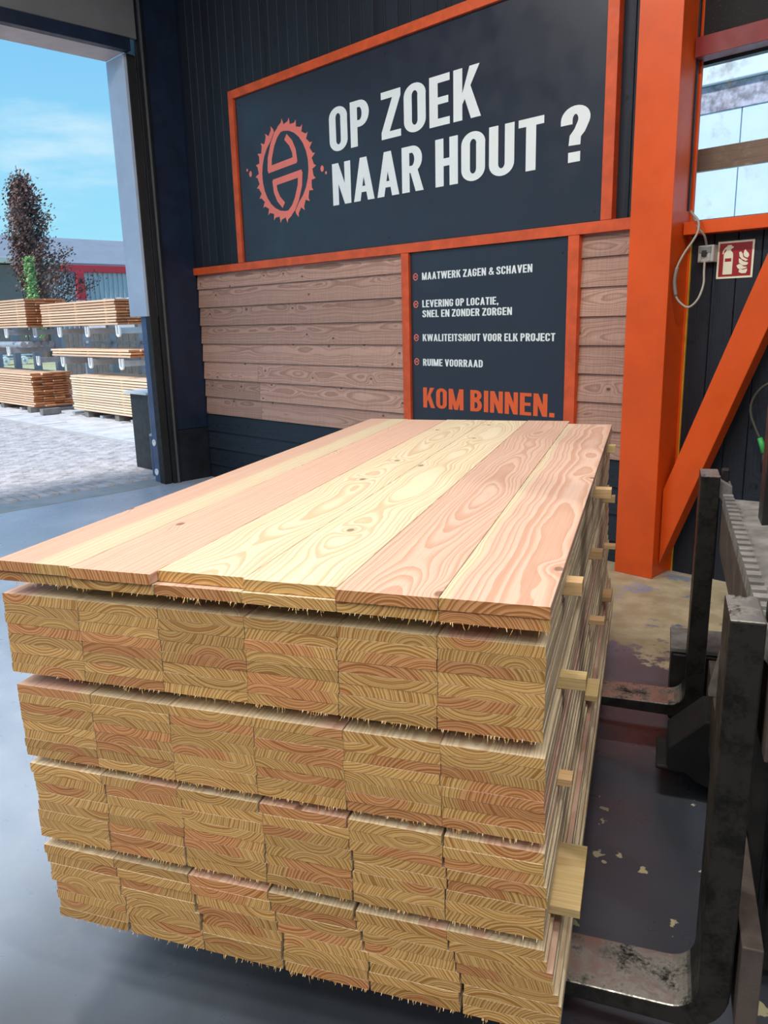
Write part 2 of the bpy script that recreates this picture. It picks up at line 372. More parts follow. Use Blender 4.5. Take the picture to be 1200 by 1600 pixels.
# ------------------------------------------------------------------ lamps
LEDM = None
def lamp(x, y, label, rz=0.):
    global LEDM
    if LEDM is None:
        LEDM, t, b = new_mat('led diffuser'); b.inputs['Emission Color'].default_value = (1, .955, .89, 1); b.inputs['Emission Strength'].default_value = 6
    e = tag(empty('unseen_ceiling_lamp', (x, y, 5.32), rz), label, 'lamp', 'unseen linear lamps under the hall ceiling')
    box('housing', (-.75, -.1, .02), (.75, .1, .08), paint('white lamp housing', (.7, .7, .7), .5, .02), e, .004)
    box('diffuser', (-.72, -.08, .0), (.72, .08, .02), LEDM, e)
    for sx in (-.5, .5): MB().tube([(sx, 0, .08), (sx, 0, .28)], .006, 6).obj('rod', GALV, e)
    ld = bpy.data.lights.new('lamp_light', 'AREA'); ld.shape = 'RECTANGLE'; ld.size = 1.44; ld.size_y = .16; ld.energy = LAMP_W; ld.color = (1, .955, .89)
    lo = bpy.data.objects.new('lamp_light', ld); COL.objects.link(lo); lo.parent = e; lo.location = (0, 0, -.01)
for i, (lx, ly) in enumerate([(-2.6, .9), (.6, .9), (-2.6, -2.2), (.6, -2.2), (3.8, -2.2), (3.8, .9), (.6, -5.3), (-2.6, -5.3), (3.8, -5.3)]):  # lamp to the right of the stack is added to brighten that side
    lamp(lx, ly, 'unseen long white ceiling lamp, %s of nine hanging under the hall roof' % WORD[i].replace('top', 'first'))
# ------------------------------------------------------------------ lettering
def arc(cx, cy, rx, ry, a0, a1, n=8):
    return [(cx + rx * math.cos(math.radians(a0 + (a1 - a0) * i / n)), cy + ry * math.sin(math.radians(a0 + (a1 - a0) * i / n))) for i in range(n + 1)]
def strip(pts, wv, wh=None, closed=False):
    # quads along a centre line; wv = stroke width of vertical runs, wh = of horizontal runs
    wh = wh or wv; n = len(pts); L = []; Rr = []
    for i in range(n):
        a = Vector(pts[(i - 1) % n] if closed or i > 0 else pts[0]); b = Vector(pts[(i + 1) % n] if closed or i < n - 1 else pts[-1]); p = Vector(pts[i])
        d = (b - a); d.normalize(); nn = Vector((-d.y, d.x)); off = Vector((nn.x * wv / 2, nn.y * wh / 2))
        L.append(tuple(p + off)); Rr.append(tuple(p - off))
    return [[L[i], Rr[i], Rr[(i + 1) % n], L[(i + 1) % n]] for i in range(n if closed else n - 1)]
def rect(a, b, c, d): return [(a, b), (c, b), (c, d), (a, d)]
V, Hh = .185, .15; v2, h2 = V / 2, Hh / 2
def glyph(ch):
    W = .50; P = []
    if ch == 'I': return .185, [rect(0, 0, V, 1)]
    if ch == 'L': return .42, [rect(0, 0, V, 1), rect(V, 0, .42, Hh)]
    if ch == 'E': return .44, [rect(0, 0, V, 1), rect(V, 0, .44, Hh), rect(V, 1 - Hh, .44, 1), rect(V, .43, .41, .57)]
    if ch == 'T': return .47, [rect(.235 - v2, 0, .235 + v2, 1 - Hh), rect(0, 1 - Hh, .47, 1)]
    if ch == 'H': return W, [rect(0, 0, V, 1), rect(W - V, 0, W, 1), rect(V, .42, W - V, .58)]
    if ch == 'N': return .52, [rect(0, 0, .17, 1), rect(.35, 0, .52, 1), [(0, 1), (.18, 1), (.52, 0), (.34, 0)]]
    if ch == 'M': return .66, [rect(0, 0, .17, 1), rect(.49, 0, .66, 1), [(0, 1), (.19, 1), (.41, 0), (.25, 0)], [(.66, 1), (.47, 1), (.25, 0), (.41, 0)]]
    if ch == 'Z': return .47, [rect(0, 0, .47, Hh), rect(0, 1 - Hh, .47, 1), [(0, Hh), (.2, Hh), (.47, 1 - Hh), (.27, 1 - Hh)]]
    if ch == 'A': return .56, [[(0, 0), (.18, 0), (.36, 1), (.19, 1)], [(.38, 0), (.56, 0), (.37, 1), (.20, 1)], rect(.13, .2, .43, .34)]
    if ch == 'V': return .54, [[(0, 1), (.18, 1), (.36, 0), (.18, 0)], [(.54, 1), (.36, 1), (.18, 0), (.36, 0)]]
    if ch == 'W': return .80, [[(0, 1), (.17, 1), (.29, 0), (.13, 0)], [(.48, 1), (.32, 1), (.13, 0), (.29, 0)], [(.32, 1), (.48, 1), (.67, 0), (.51, 0)], [(.80, 1), (.63, 1), (.51, 0), (.67, 0)]]
    if ch == 'K': return .54, [rect(0, 0, V, 1), [(V, .30), (V, .52), (.33, 1), (.53, 1)], [(.22, .45), (.34, .66), (.56, 0), (.36, 0)]]
    if ch == 'O':
        pts = arc(W - .25, .75, .25 - v2, .25 - h2, 0, 90) + arc(.25, .75, .25 - v2, .25 - h2, 90, 180) + arc(.25, .25, .25 - v2, .25 - h2, 180, 270) + arc(W - .25, .25, .25 - v2, .25 - h2, 270, 360)
        q = []
        for p in pts:
            if not q or (abs(p[0] - q[-1][0]) + abs(p[1] - q[-1][1])) > 1e-4: q.append(p)
        if abs(q[0][0] - q[-1][0]) + abs(q[0][1] - q[-1][1]) < 1e-4: q.pop()
        return W, strip(q, V, Hh, True)
    if ch in 'CG':
        pts = [(W - v2, .66)] + arc(.25, .75, .25 - v2, .25 - h2, 0, 180, 14) + arc(.25, .25, .25 - v2, .25 - h2, 180, 360, 14) + [(W - v2, .34 if ch == 'C' else .50)]
        P = strip(pts, V, Hh)
        if ch == 'G': P += [rect(.26, .40, W, .53)]
        return W, P
    if ch == 'U': return W, strip([(v2, 1)] + arc(.25, .25, .25 - v2, .25 - h2, 180, 360, 14) + [(W - v2, 1)], V, Hh)
    if ch == 'J': return .40, strip([(.40 - v2, 1)] + arc(.2, .22, .2 - v2, .22 - h2, 0, -180, 12) + [(v2, .36)], V, Hh)
    if ch == 'D': return W, [rect(0, 0, V, 1)] + strip([(v2, 1 - h2), (.24, 1 - h2)] + arc(.24, .72, .26 - v2, .28 - h2, 90, 0, 8)[1:] + arc(.24, .28, .26 - v2, .28 - h2, 0, -90, 8) + [(v2, h2)], V, Hh)
    if ch in 'PR':
        P = [rect(0, 0, V, 1)] + strip([(v2, 1 - h2), (.25, 1 - h2)] + arc(.25, .71, .24 - v2, .29 - h2, 90, -90, 12)[1:] + [(v2, .42 + h2)], V, Hh)
        if ch == 'R': P += [[(.20, .46), (.38, .48), (.52, 0), (.33, 0)]]
        return .50, P
    if ch == 'B': return .50, [rect(0, 0, V, 1)] + strip([(v2, 1 - h2), (.25, 1 - h2)] + arc(.25, .755, .23 - v2, .245 - h2, 90, -90, 12)[1:] + [(v2, .51 + h2)], V, Hh) + strip([(v2, .58 - h2), (.26, .58 - h2)] + arc(.26, .29, .24 - v2, .29 - h2, 90, -90, 12)[1:] + [(v2, h2)], V, Hh)
    if ch == 'S':
        pts = [(W - v2 - .01, .70)] + arc(.25, .76, .24 - v2, .24 - h2, 0, 180, 12) + [(v2 + .03, .66), (.2, .56), (.32, .47), (W - v2 - .03, .37)] + arc(.25, .25, .25 - v2, .25 - h2, 10, -180, 12) + [(v2, .32)]
        return W, strip(pts, V, Hh)
    if ch == '?': return .46, strip([(v2, .68)] + arc(.23, .76, .23 - v2, .24 - h2, 180, -20, 14) + [(.30, .55), (.235, .46), (.225, .30)], V, Hh) + [rect(.13, 0, .32, .18)]
    if ch == '&': return .62, strip([(.60, .04), (.22, .62), (.19, .75), (.23, .87), (.32, .92), (.41, .87), (.43, .75), (.36, .62), (.15, .42), (.09, .28), (.13, .14), (.26, .08), (.41, .14), (.53, .32), (.56, .46)], .15, .13)
    if ch == '.': return .19, [rect(0, 0, .19, .19)]
    if ch == ',': return .19, [[(0, .19), (0, 0), (.07, 0), (.03, -.14), (.10, -.14), (.19, .02), (.19, .19)]]
    return .2, []
def child_world(o, parent):
    o.parent = parent; o.matrix_parent_inverse = Matrix.Translation(-parent.location) if parent.rotation_euler.z == 0 else parent.matrix_basis.inverted()
    return o
def text(string, x0, x1, z0, hgt, y, mat, parent):
    adv = []; cx = 0
    for ch in string:
        if ch == ' ': cx += .22; continue
        wg, P = glyph(ch); adv.append((cx, P)); cx += wg + .075
    cx -= .075; sx = (x1 - x0) / cx
    for ox, P in adv:
        mb = MB()
        for k, poly in enumerate(P): mb.flat(poly, lambda u, v: (x0 + (u + ox) * sx, y - .00006 * k, z0 + v * hgt))
        child_world(mb.obj('letter', mat, None, fix=False), parent)
# ------------------------------------------------------------------ signs
SY = YW - .012
big = tag(empty('sign_board', (-2.83, SY, 2.168)), 'large slate grey sign reading OP ZOEK NAAR HOUT ? with a coral saw blade logo', 'sign')
def pbox(name, a, b, mat, parent, bevel=0.): return child_world(box(name, a, b, mat, None, bevel), parent)
pbox('panel', (-4.723, SY, 2.17), (-.942, YW + .01, 3.583), PANEL, big)
LY = SY - .0015
text('OP ZOEK', -3.446, -1.90, 2.935, .328, LY, WHITEV, big)
text('NAAR HOUT', -3.43, -1.38, 2.53, .318, LY, WHITEV, big)
text('?', -1.255, -1.045, 2.535, .325, LY, WHITEV, big)
def logo(cx, cz, R, y, mat, parent, teeth=13):
    for half in (0, 1):
        mb = MB(); rot = math.pi * half; g = lambda u, v: (cx + R * (u * math.cos(rot) - v * math.sin(rot)), y - .00003 * len(mb.f), cz + R * (u * math.sin(rot) + v * math.cos(rot)))
        # toothed rim
        a0, a1 = math.radians(-70), math.radians(101); n = teeth; st = (a1 - a0) / n; pol = lambda r, a: (r * math.cos(a), r * math.sin(a))
        for k in range(n):
            p, q = a0 + k * st, a0 + (k + 1) * st; inner = .76 if k else .84
            mb.flat([pol(inner, p), pol(.90, p), pol(1.0, p + st * .22), pol(.93, p + st * .35), pol(.88, q), pol(.76, q)], g)
        # inner band bending into the half moon
        pts = [pol(.82, math.radians(97)), pol(.76, math.radians(108)), (-.36, .56), (-.47, .32), (-.50, .07)]
        for poly in strip(pts, .14): mb.flat(poly, g)
        for poly in strip([(-.55, .10), (.40, .17)], .13): mb.flat(poly, g)
        for poly in strip([(.36, .12), (.33, .34), (.24, .50), (.08, .64)], .13): mb.flat(poly, g)
        # flying chips
        mb.flat([(1.17 + .05 * math.cos(a * .6283), -.11 + .06 * math.sin(a * .6283)) for a in range(10)], g)
        mb.flat([(1.28 + .03 * math.cos(a * .6283), -.20 + .03 * math.sin(a * .6283)) for a in range(10)], g)
        child_world(mb.obj('logo_half', mat, None, fix=False), parent)
logo(-4.05, 2.88, .425, LY, CORALV, big)
SCREW = paint('dark screw', (.02, .02, .02), .4)
def screw(x, z, y, parent): child_world(MB().lathe([(.007, 0), (.006, .003)], (x, y, z), (0, -1, 0), 10).obj('screw', SCREW, None), parent)
for x in (-4.66, -2.8, -1.0):
    for z in (2.23, 3.52): screw(x, z, SY, big)
sm = tag(empty('sign_board', (-1.87, SY, .40)), 'smaller slate grey sign listing services above the words KOM BINNEN', 'sign')
pbox('panel', (-2.571, SY, .40), (-1.166, YW + .01, 2.095), PANEL, sm)
for s_, x1, z0 in [('MAATWERK ZAGEN & SCHAVEN', -1.45, 1.893), ('LEVERING OP LOCATIE,', -1.73, 1.692), ('SNEL EN ZONDER ZORGEN', -1.613, 1.618), ('KWALITEITSHOUT VOOR ELK PROJECT', -1.257, 1.440), ('RUIME VOORRAAD', -1.866, 1.254)]:
    text(s_, -2.452, x1, z0, .053, LY, WHITEV, sm)
text('KOM BINNEN.', -2.455, -1.248, .932, .156, LY, ORANGEV, sm)
for z in (1.919, 1.717, 1.467, 1.284):
    mb = MB(); g = lambda u, v: (-2.518 + .027 * u, LY - .00003 * len(mb.f), z + .027 * v)
    for poly in strip(arc(0, 0, .85, .85, 0, 345, 22), .26): mb.flat(poly, g)
    for poly in strip([(-.5, .38), (-.5, .15), (.5, .15), (.5, .38)], .16) + strip([(-.5, -.38), (-.5, -.15), (.5, -.15), (.5, -.38)], .16): mb.flat(poly, g)
    child_world(mb.obj('bullet_mark', CORALV, None, fix=False), sm)
for x in (-6.5, -1.22):
    for z in (2.0, .5): screw(x, z, SY, sm)
# ------------------------------------------------------------------ orange column with brace
col = tag(empty('steel_column', (-.535, 4.03, 0)), 'orange painted steel column with a diagonal brace beside the signs', 'column')
pbox('shaft', (-.660, 3.914, 0), (-.414, 4.16, 5.58), ORANGE, col, .006)
pbox('flange', (-.663, 3.908, 0), (-.408, 3.926, 5.58), ORANGE, col, .003)
pbox('flange', (-.664, 4.145, 0), (-.400, 4.166, 5.58), ORANGE, col, .003)
pbox('edge_strip', (-.399, 4.140, 0), (-.392, 4.152, 2.03), paint('yellow edge strip', (.55, .34, .02), .5), col)
BY = 3.985
q = [on(1020, 800, y=BY), on(1109, 600, y=BY), on(1023, 897, y=BY), on(1159, 600, y=BY)]
dl = (q[1] - q[0]); dl.normalize(); dd = (q[3] - q[2]); dd.normalize(); ax = (dl + dd).normalized()
nrm = Vector((-ax.z, 0, ax.x)); mid = (q[1] + q[3]) / 2; wdt = abs((q[1] - q[3]).dot(nrm))
s0 = -(mid.z - .0) / ax.z; hw = wdt / 2
foot_l = mid + nrm * hw; foot_r = mid - nrm * hw
def at_z(p, z): return p + ax * ((z - p.z) / ax.z)
pl = [at_z(foot_l, .30), at_z(foot_r, .012), at_z(foot_r, 3.6), at_z(foot_l, 3.6)]
pl[0] = foot_l + ax * ((-.405 - foot_l.x) / ax.x); pr = foot_r + ax * ((-.405 - foot_r.x) / ax.x)
if pr.z > .01: poly = [pl[0], pr, pl[2], pl[3]]
else: poly = [pl[0], Vector((-.405, BY, .012)), pl[1], pl[2], pl[3]]
mb = MB(); mb.prism([(p.x, p.z) for p in poly], .12, lambda u, v, w: (u, BY + w, v)); child_world(mb.obj('brace', ORANGE, None, .004), col)
# ------------------------------------------------------------------ fire sign, socket, cables
FS = tag(empty('fire_sign', (-.127, 4.15, 1.789)), 'square red fire extinguisher sign on the dark boards right of the column', 'sign')
FY = 4.148; A = on(1117, 377, y=FY); cxs = -.2 + .0
fx0, fx1, fz0, fz1 = -.24, -.037, 1.786, 1.989
pbox('plate', (fx0, FY, fz0), (fx1, FY + .004, fz1), paint('cream photoluminescent plate', (.78, .76, .60), .5, .02), FS)
mb = MB(); mb.flat(rect(fx0 + .011, fz0 + .011, fx1 - .011, fz1 - .011), lambda u, v: (u, FY - .001, v)); child_world(mb.obj('red_field', paint('red print', (.30, .008, .015), .45, .03), None, fix=False), FS)
CREAM = paint('cream print', (.75, .73, .58), .5, .02); g = lambda u, v: (fx0 + .0102 * 2 * u / 10 * 5 * .2 * 5 + 0, FY - .002, v)
fg = lambda u, v: (fx0 + u * (fx1 - fx0), FY - .002, fz0 + v * (fz1 - fz0))
mb = MB()
for poly in [rect(.18, .11, .44, .45), rect(.18, .45, .22, .54), rect(.40, .45, .44, .54), rect(.18, .54, .44, .62), [(.18, .62), (.44, .62), (.43, .68), (.38, .73), (.37, .78), (.25, .78), (.24, .73), (.19, .68)],
             [(.24, .78), (.38, .78), (.43, .81), (.45, .84), (.39, .86), (.38, .89), (.28, .89), (.26, .86), (.20, .82), (.15, .74), (.14, .66), (.17, .66), (.18, .72), (.22, .78)]]: mb.flat(poly, fg)
child_world(mb.obj('extinguisher_symbol', CREAM, None, fix=False), FS)
mb = MB()
for poly in [[(.62, .16), (.70, .12), (.82, .12), (.85, .18), (.85, .24), (.74, .21), (.64, .24)], [(.55, .33), (.60, .25), (.70, .23), (.80, .25), (.85, .28), (.74, .30), (.67, .36), (.62, .37)],
             [(.60, .52), (.62, .40), (.72, .33), (.82, .33), (.86, .36), (.86, .40), (.74, .43), (.65, .50)], [(.60, .68), (.62, .57), (.68, .50), (.80, .44), (.86, .47), (.80, .50), (.72, .55), (.70, .64), (.65, .70)],
             [(.74, .72), (.72, .63), (.75, .56), (.84, .52), (.88, .58), (.86, .64), (.80, .70), (.77, .75)]]: mb.flat(poly, fg)
child_world(mb.obj('flame_symbol', CREAM, None, fix=False), FS)
bx = tag(empty('socket_box', (-.28, 4.15, 1.88)), 'grey plastic socket box with a black outlet beside the fire sign', 'socket')
GREYP = paint('grey plastic', (.42, .42, .40), .45, .05)
a = on(1091, 384, y=4.09); b = on(1114, 409, y=4.09)
pbox('housing', (a.x, 4.09, b.z), (b.x, 4.152, a.z), GREYP, bx, .006)
pbox('lid', (a.x + .008, 4.082, b.z + .05), (b.x - .014, 4.092, a.z - .006), paint('clear grey lid', (.2, .21, .22), .3), bx, .003)
pbox('outlet', (a.x + .028, 4.076, b.z + .032), (b.x - .038, 4.09, b.z + .066), SCREW, bx, .003)
pbox('clip', (a.x + .01, 4.084, b.z + .008), (a.x + .022, 4.092, b.z + .05), GREYP, bx); pbox('clip', (b.x - .03, 4.084, b.z + .008), (b.x - .018, 4.092, b.z + .05), GREYP, bx)
def smooth_path(P, n=8):
    out = []; P = [Vector(p) for p in P]
    for i in range(len(P) - 1):
        p0 = P[max(i - 1, 0)]; p1 = P[i]; p2 = P[i + 1]; p3 = P[min(i + 2, len(P) - 1)]
        for k in range(n):
            u = k / n
            out.append(.5 * ((2 * p1) + (p2 - p0) * u + (2 * p0 - 5 * p1 + 4 * p2 - p3) * u * u + (3 * p1 - p0 - 3 * p2 + p3) * u ** 3))
    return out + [P[-1]]
CABLE = paint('grey cable sheath', (.34, .32, .27), .5, .08)
cab = tag(empty('power_cable', tuple(on(1074, 480, y=4.0))), 'grey power cable looping from the socket box past the column to the window sill', 'cable')
pts = [(1101, 408, 4.10), (1100, 425, 4.06), (1099, 445, 4.04), (1090, 468, 4.0), (1076, 480, 3.98), (1064, 474, 3.97), (1056, 462, 3.96), (1054, 440, 3.95), (1058, 418, 3.95), (1069, 396, 3.96), (1083, 376, 3.98), (1091, 360, 4.0), (1091, 345, 4.02), (1082, 334, 4.03), (1080, 331, 4.08), (1086, 345, 4.09), (1092, 357, 4.03), (1101, 369, 4.05), (1104, 384, 4.10)]
P = smooth_path([on(x, y, y=d) for x, y, d in pts]); child_world(MB().tube(P, .0065, 8).obj('cable', CABLE, None, 0, True), cab)
P = smooth_path([on(x, y, y=d) for x, y, d in pts[6:9]], 5); child_world(MB().tube(P, .0105, 8).obj('strain_relief', paint('grey grip', (.22, .21, .19), .6), None, 0, True), cab)
gc = tag(empty('green_plug_cable', tuple(on(1186, 660, y=4.05))), 'dark cable with a bright green plug hanging at the right edge', 'cable')
P = smooth_path([on(x, y, y=4.06) for x, y in [(1232, 590), (1210, 596), (1190, 606), (1176, 625), (1173, 645), (1180, 668), (1187, 684)]]); child_world(MB().tube(P, .0075, 8).obj('cable', paint('olive cable', (.06, .06, .045), .5), None, 0, True), gc)
P = [on(x, y, y=4.06) for x, y in [(1187, 684), (1191, 696), (1193, 708)]]; child_world(MB().tube(P, [.014, .016, .013], 10).obj('plug', paint('green plastic', (.05, .42, .09), .45), None, 0, True), gc)
P = [on(x, y, y=4.06) for x, y in [(1193, 708), (1194, 722), (1195, 738)]]; child_world(MB().tube(P, [.011, .02, .02], 10).obj('coupling', BLACK, None, 0, True), gc)
# ------------------------------------------------------------------ outside of the window
nb = struct(empty('neighbour_wall', (1, 11.0, 0)))
SANDW = paint('pale blue sandwich panel', (.66, .76, .86), .5, .04, 2.)
for k in range(14): pbox('wall_panel', (-9.6 + k * 1.1, 11.0, 0), (-8.515 + k * 1.1, 11.1, 4.25), SANDW, nb, .006)
pbox('stained_strip', (-9.6, 10.985, 4.25), (5.8, 11.08, 4.58), paint('mossy flashing', (.40, .37, .44), .8, .5, 9.), nb)
pbox('gutter', (-9.6, 10.90, 4.59), (5.8, 11.1, 5.4), paint('white gutter', (.8, .83, .85), .5, .04), nb, .01)
me = plank_mesh('timber_rail', .125, 5.0, .045, RAILWOOD)
rl = props(link('timber_rail', me), pz=-.08, knots=.3); tag(rl, 'bare timber rail seen through the window', 'beam')
rl.matrix_world = Matrix(((0, 1, 0, -1.4), (0, 0, 1, 4.45), (1, 0, 0, 2.49), (0, 0, 0, 1)))
pst = struct(MB().box((-1.4, 4.475, 0), (-1.3, 4.57, 3.1)).box((3.5, 4.475, 0), (3.6, 4.57, 3.1)).obj('trim_9', RAILWOOD)); props(pst)
# ------------------------------------------------------------------ plank stack (stack frame: x across, y along the planks)
SA = math.radians(27.31)
SM = Matrix.Rotation(SA, 4, 'Z')
TH = .0238; LN = 2.54
PLANK = plank_mesh('plank', .1985, LN, TH, FIR)
COLW = ['leftmost of six', 'second from left', 'third from left', 'fourth from left', 'third from left'.replace('third', 'fifth'), 'rightmost of six']
HUES = {'s': 'cream', 'h': 'pinkish'}
def put_plank(xc, y0, zc, label, group, th=TH, rz=0., sx=1., **kw):
    o = link('fir_plank', PLANK); props(o, **kw)
    o.matrix_world = SM @ Matrix.Translation((xc, y0, zc)) @ Matrix.Rotation(rz, 4, 'Z') @ Matrix.Diagonal((sx, 1, (th - .0010) / TH, 1))
    tag(o, label, 'plank', group); return o
def splinters(parent, n, seed, th=TH):
    r = random.Random(seed); mb = MB()
    for _ in range(n):
        x = (r.random() - .5) * .19; l = .0015 + r.random() ** 4 * .013; w_ = .0005 + r.random() * .0007; dx = (r.random() - .5) * l * 1.2; z = -TH / 2
        y = -.0003 - r.random() * .001; yo = -.001 - r.random() * .006
        mb.add([(x - w_, y, z + .002), (x + w_, y, z + .002), (x + dx * .5 + w_ * .7, y + yo * .6, z - l * .6), (x + dx * .5 - w_ * .7, y + yo * .6, z - l * .6), (x + dx, y + yo, z - l)], [(0, 1, 2, 3), (3, 2, 4)])
    o = mb.obj('splinters', FIR, parent, fix=False); o['kind'] = 'stuff'; props(o, pz=.3, hr=0.)
    return o
# two loose layers on top
TOPP = [dict(px=-.26, pz=-.06, hr=.275, drift=.02, sp=.007, seed=.31, knots=.35), dict(px=-.19, pz=-.05, hr=.5, drift=.03, sp=.0075, seed=1.73, knots=.55),
        dict(px=.015, pz=-.07, hr=.0, drift=.085, sp=.0080, seed=2.42, knots=.6), dict(px=-.01, pz=-.075, hr=.066, drift=.07, sp=.0085, seed=4.21, knots=.5),
        dict(px=.01, pz=-.06, hr=.16, drift=.06, sp=.0075, seed=5.27, knots=.7), dict(px=.055, pz=-.085, hr=.165, drift=.06, sp=.0105, seed=6.64, knots=.4)]
TOPL = ['pink and cream straight-grained fir plank at the left edge of the stack top', 'salmon pink straight-grained fir plank, second from left on the stack top', 'cream fir plank with swirling grain, third from left on the stack top',
        'cream fir plank with a pinkish heart figure, fourth from left on the stack top', 'pinkish knotty fir plank, second from the right on the stack top', 'pinkish fir plank with broad wavy grain at the right edge of the stack top']
TOPY = [.002, -.006, .022, .012, -.002, .0]; TOPE = [.012, .004, -.006, 0., .03, -.075]
for k in range(2):
    for i in range(6):
        z = 1.113 - TH * (k + .5)
        if k == 0:
            o = put_plank(.1 + .2 * i, TOPY[i], z, TOPL[i], 'planks of the stack', **TOPP[i]); o.scale.y = 1 + TOPE[i] / LN
        else:
            o = put_plank(.1 + .2 * i, .004 + random.uniform(-.003, .005), z - .0005, 'fir plank in the loose second layer from the stack top, %s' % COLW[i], 'planks of the stack')
            splinters(o, random.randint(14, 34), i)
PACK = [(1.032, 8, .0237, -.006, 0.), (.812, 8, .0224, -.002, .0), (.613, 8, .0243, .006, .0), (.396, 8, .0243, .018, .0)]
BN = ['top', 'second', 'third', 'bottom']
for b_, (zt, nl, th, xo, _) in enumerate(PACK):
    slack = (.0010, .0012, .0028, .0045)[b_]; lean = (.0, .0004, .0010, .0028)[b_]
    for k in range(nl):
        xl = xo + lean * k + random.uniform(-1, 1) * slack * 1.5
        for i in range(6):
            wid = .1985 * (.9975 if b_ < 2 else .985); xl += random.uniform(.0004, .0006 + 2 * slack)
            o = put_plank(xl + wid / 2, .016 + random.uniform(-.0008, .0008), zt - th * (k + .5), 'fir plank, %s layer of the %s bundle from above, %s' % (WORD[k], BN[b_], COLW[i]), 'planks of the stack', th=th, sx=wid / .1985)
            xl += wid
            if k == nl - 1: splinters(o, random.randint(14, 40), b_ * 60 + k * 6 + i)
# stacking battens between the bundles
GAPS = [(1.032, 1.0646), (.8425, .812), (.613, .6325), (.396, .4182)]
def batten(y, xr, z0, z1, wd_, label):
    me = plank_mesh('stacking_batten', wd_, 1.27, abs(z1 - z0) - .0012, BATTEN)
    o = props(link('stacking_batten', me), hr=random.choice((.0, .3)), knots=.1); z = (z0 + z1) / 2
    # local y -> stack -x, so that the sawn end shows at the right
    o.matrix_world = SM @ Matrix.Translation((xr, y, z)) @ Matrix(((0, -1, 0, 0), (1, 0, 0, 0), (0, 0, 1, 0), (0, 0, 0, 1)))
    tag(o, label, 'batten', 'battens between the plank bundles')
NEAR = ['nearest', 'middle', 'farthest']; GN = ['under the loose top layers', 'under the top bundle', 'under the second bundle', 'under the third bundle']
GY = [[(.315, 1.232, .042), (1.265, 1.25, .042), (2.17, 1.228, .04)], [(.33, 1.246, .04), (1.32, 1.228, .04), (2.18, 1.235, .04)], [(.27, 1.228, .04), (1.24, 1.246, .042), (2.15, 1.246, .04)], [(.228, 1.262, .215), (1.17, 1.240, .13), (2.12, 1.24, .12)]]
for gi, ((za, zb), L) in enumerate(zip(GAPS, GY)):
    z0, z1 = min(za, zb), max(za, zb)
    for j, (y, xr, wd_) in enumerate(L): batten(y, xr, z0 + .0004, z1 - .0004, wd_, '%s stacking batten, end showing right of the stack %s' % (('short' if gi < 3 else 'wide flat') + ' ' + NEAR[j], GN[gi]))
# ------------------------------------------------------------------ forklift
FL = tag(empty('forklift', tuple(SM @ Vector((1.55, .93, 0))), SA - math.radians(1.2)), 'black forklift at the right edge carrying the plank stack on two steel forks', 'forklift')
FM = FL.matrix_basis.copy()
# parts are modelled in the forklift frame: +x backwards (away from the stack), y along the carriage
ZT = .1985
def fork(yc):
    R_ = .055; T = .046; x0, xs = -1.12, -.035; pts = []
    top = [(x0, ZT)] + [(xs - R_ + R_ * math.sin(a), ZT + R_ - R_ * math.cos(a)) for a in [math.pi / 2 * i / 8 for i in range(9)]] + [(xs + .004, 1.058)]
    T2 = .062
    bot = [(xs + T2 + .004, 1.058)] + [(xs + T2, ZT + .06)] + [(xs - .03 + (.03 + T2) * math.cos(a), ZT + .055 - (.10) * math.sin(a)) for a in [math.pi / 2 * i / 8 for i in range(1, 9)]] + [(x0, ZT - .012)]
    mb = MB(); mb.prism(top + bot, .15, lambda u, v, w: (u, yc - .075 + w, v)); o = mb.obj('fork', FORK, FL, .004)
    # hook at the head of the fork with its locking pin
    mb = MB(); mb.prism([(xs + T2, 1.045), (xs + T2 + .045, 1.02), (xs + T2 + .05, .945), (xs + T2 + .042, .935), (xs + T2, .985)], .10, lambda u, v, w: (u, yc - .05 + w, v)); mb.obj('fork_hook', DUSTY, o, .003)
    MB().box((xs + T2 + .010, yc - .02, 1.03), (xs + T2 + .036, yc + .012, 1.075)).obj('locking_pin', BLACKSTEEL, o, .005)
fork(-.697); fork(.697)
# carriage bars with the notched top edge
ub = MB().box((.042, -.80, .80), (.075, .66, .958)).obj('carriage_bar', BROWNSTEEL, FL, .003)
for k in range(26): MB().box((.042, -.78 + k * .055, .958), (.074, -.78 + k * .055 + .032, .998)).obj('notch_tooth', DUSTY, ub)
MB().add([(.077, -.8, .975), (.24, -.8, .99), (.24, .55, .99), (.077, .66, .975), (.077, -.8, .95), (.24, -.8, .96), (.24, .55, .96), (.077, .66, .95)], [(0, 1, 2, 3), (7, 6, 5, 4), (0, 4, 5, 1), (1, 5, 6, 2), (2, 6, 7, 3), (3, 7, 4, 0)]).obj('cover_plate', DUSTY, FL, .003)
MB().box((.035, -.80, .20), (.075, .60, .40)).obj('carriage_bar', BROWNSTEEL, FL, .003)
mb = MB(); mb.prism([(.02, .40), (.10, .40), (.10, .62), (.07, .66)], .05, lambda u, v, w: (u, .30 + w, v)); mb.obj('carriage_plate', DUSTY, FL, .003)
for yy in (-.42, .30):
    MB().box((.077, yy, .18), (.115, yy + .07, .945)).obj('carriage_upright', BLACKSTEEL, FL, .003)
    MB().box((.13, yy - .02, .05), (.24, yy + .09, 2.5)).obj('mast_rail', BLACKSTEEL, FL, .004)
MB().box((.14, -.42, 2.42), (.22, .38, 2.5)).obj('mast_crossbar', BLACKSTEEL, FL, .004); MB().box((.16, -.42, .12), (.22, .38, .24)).obj('mast_crossbar', BLACKSTEEL, FL, .004)
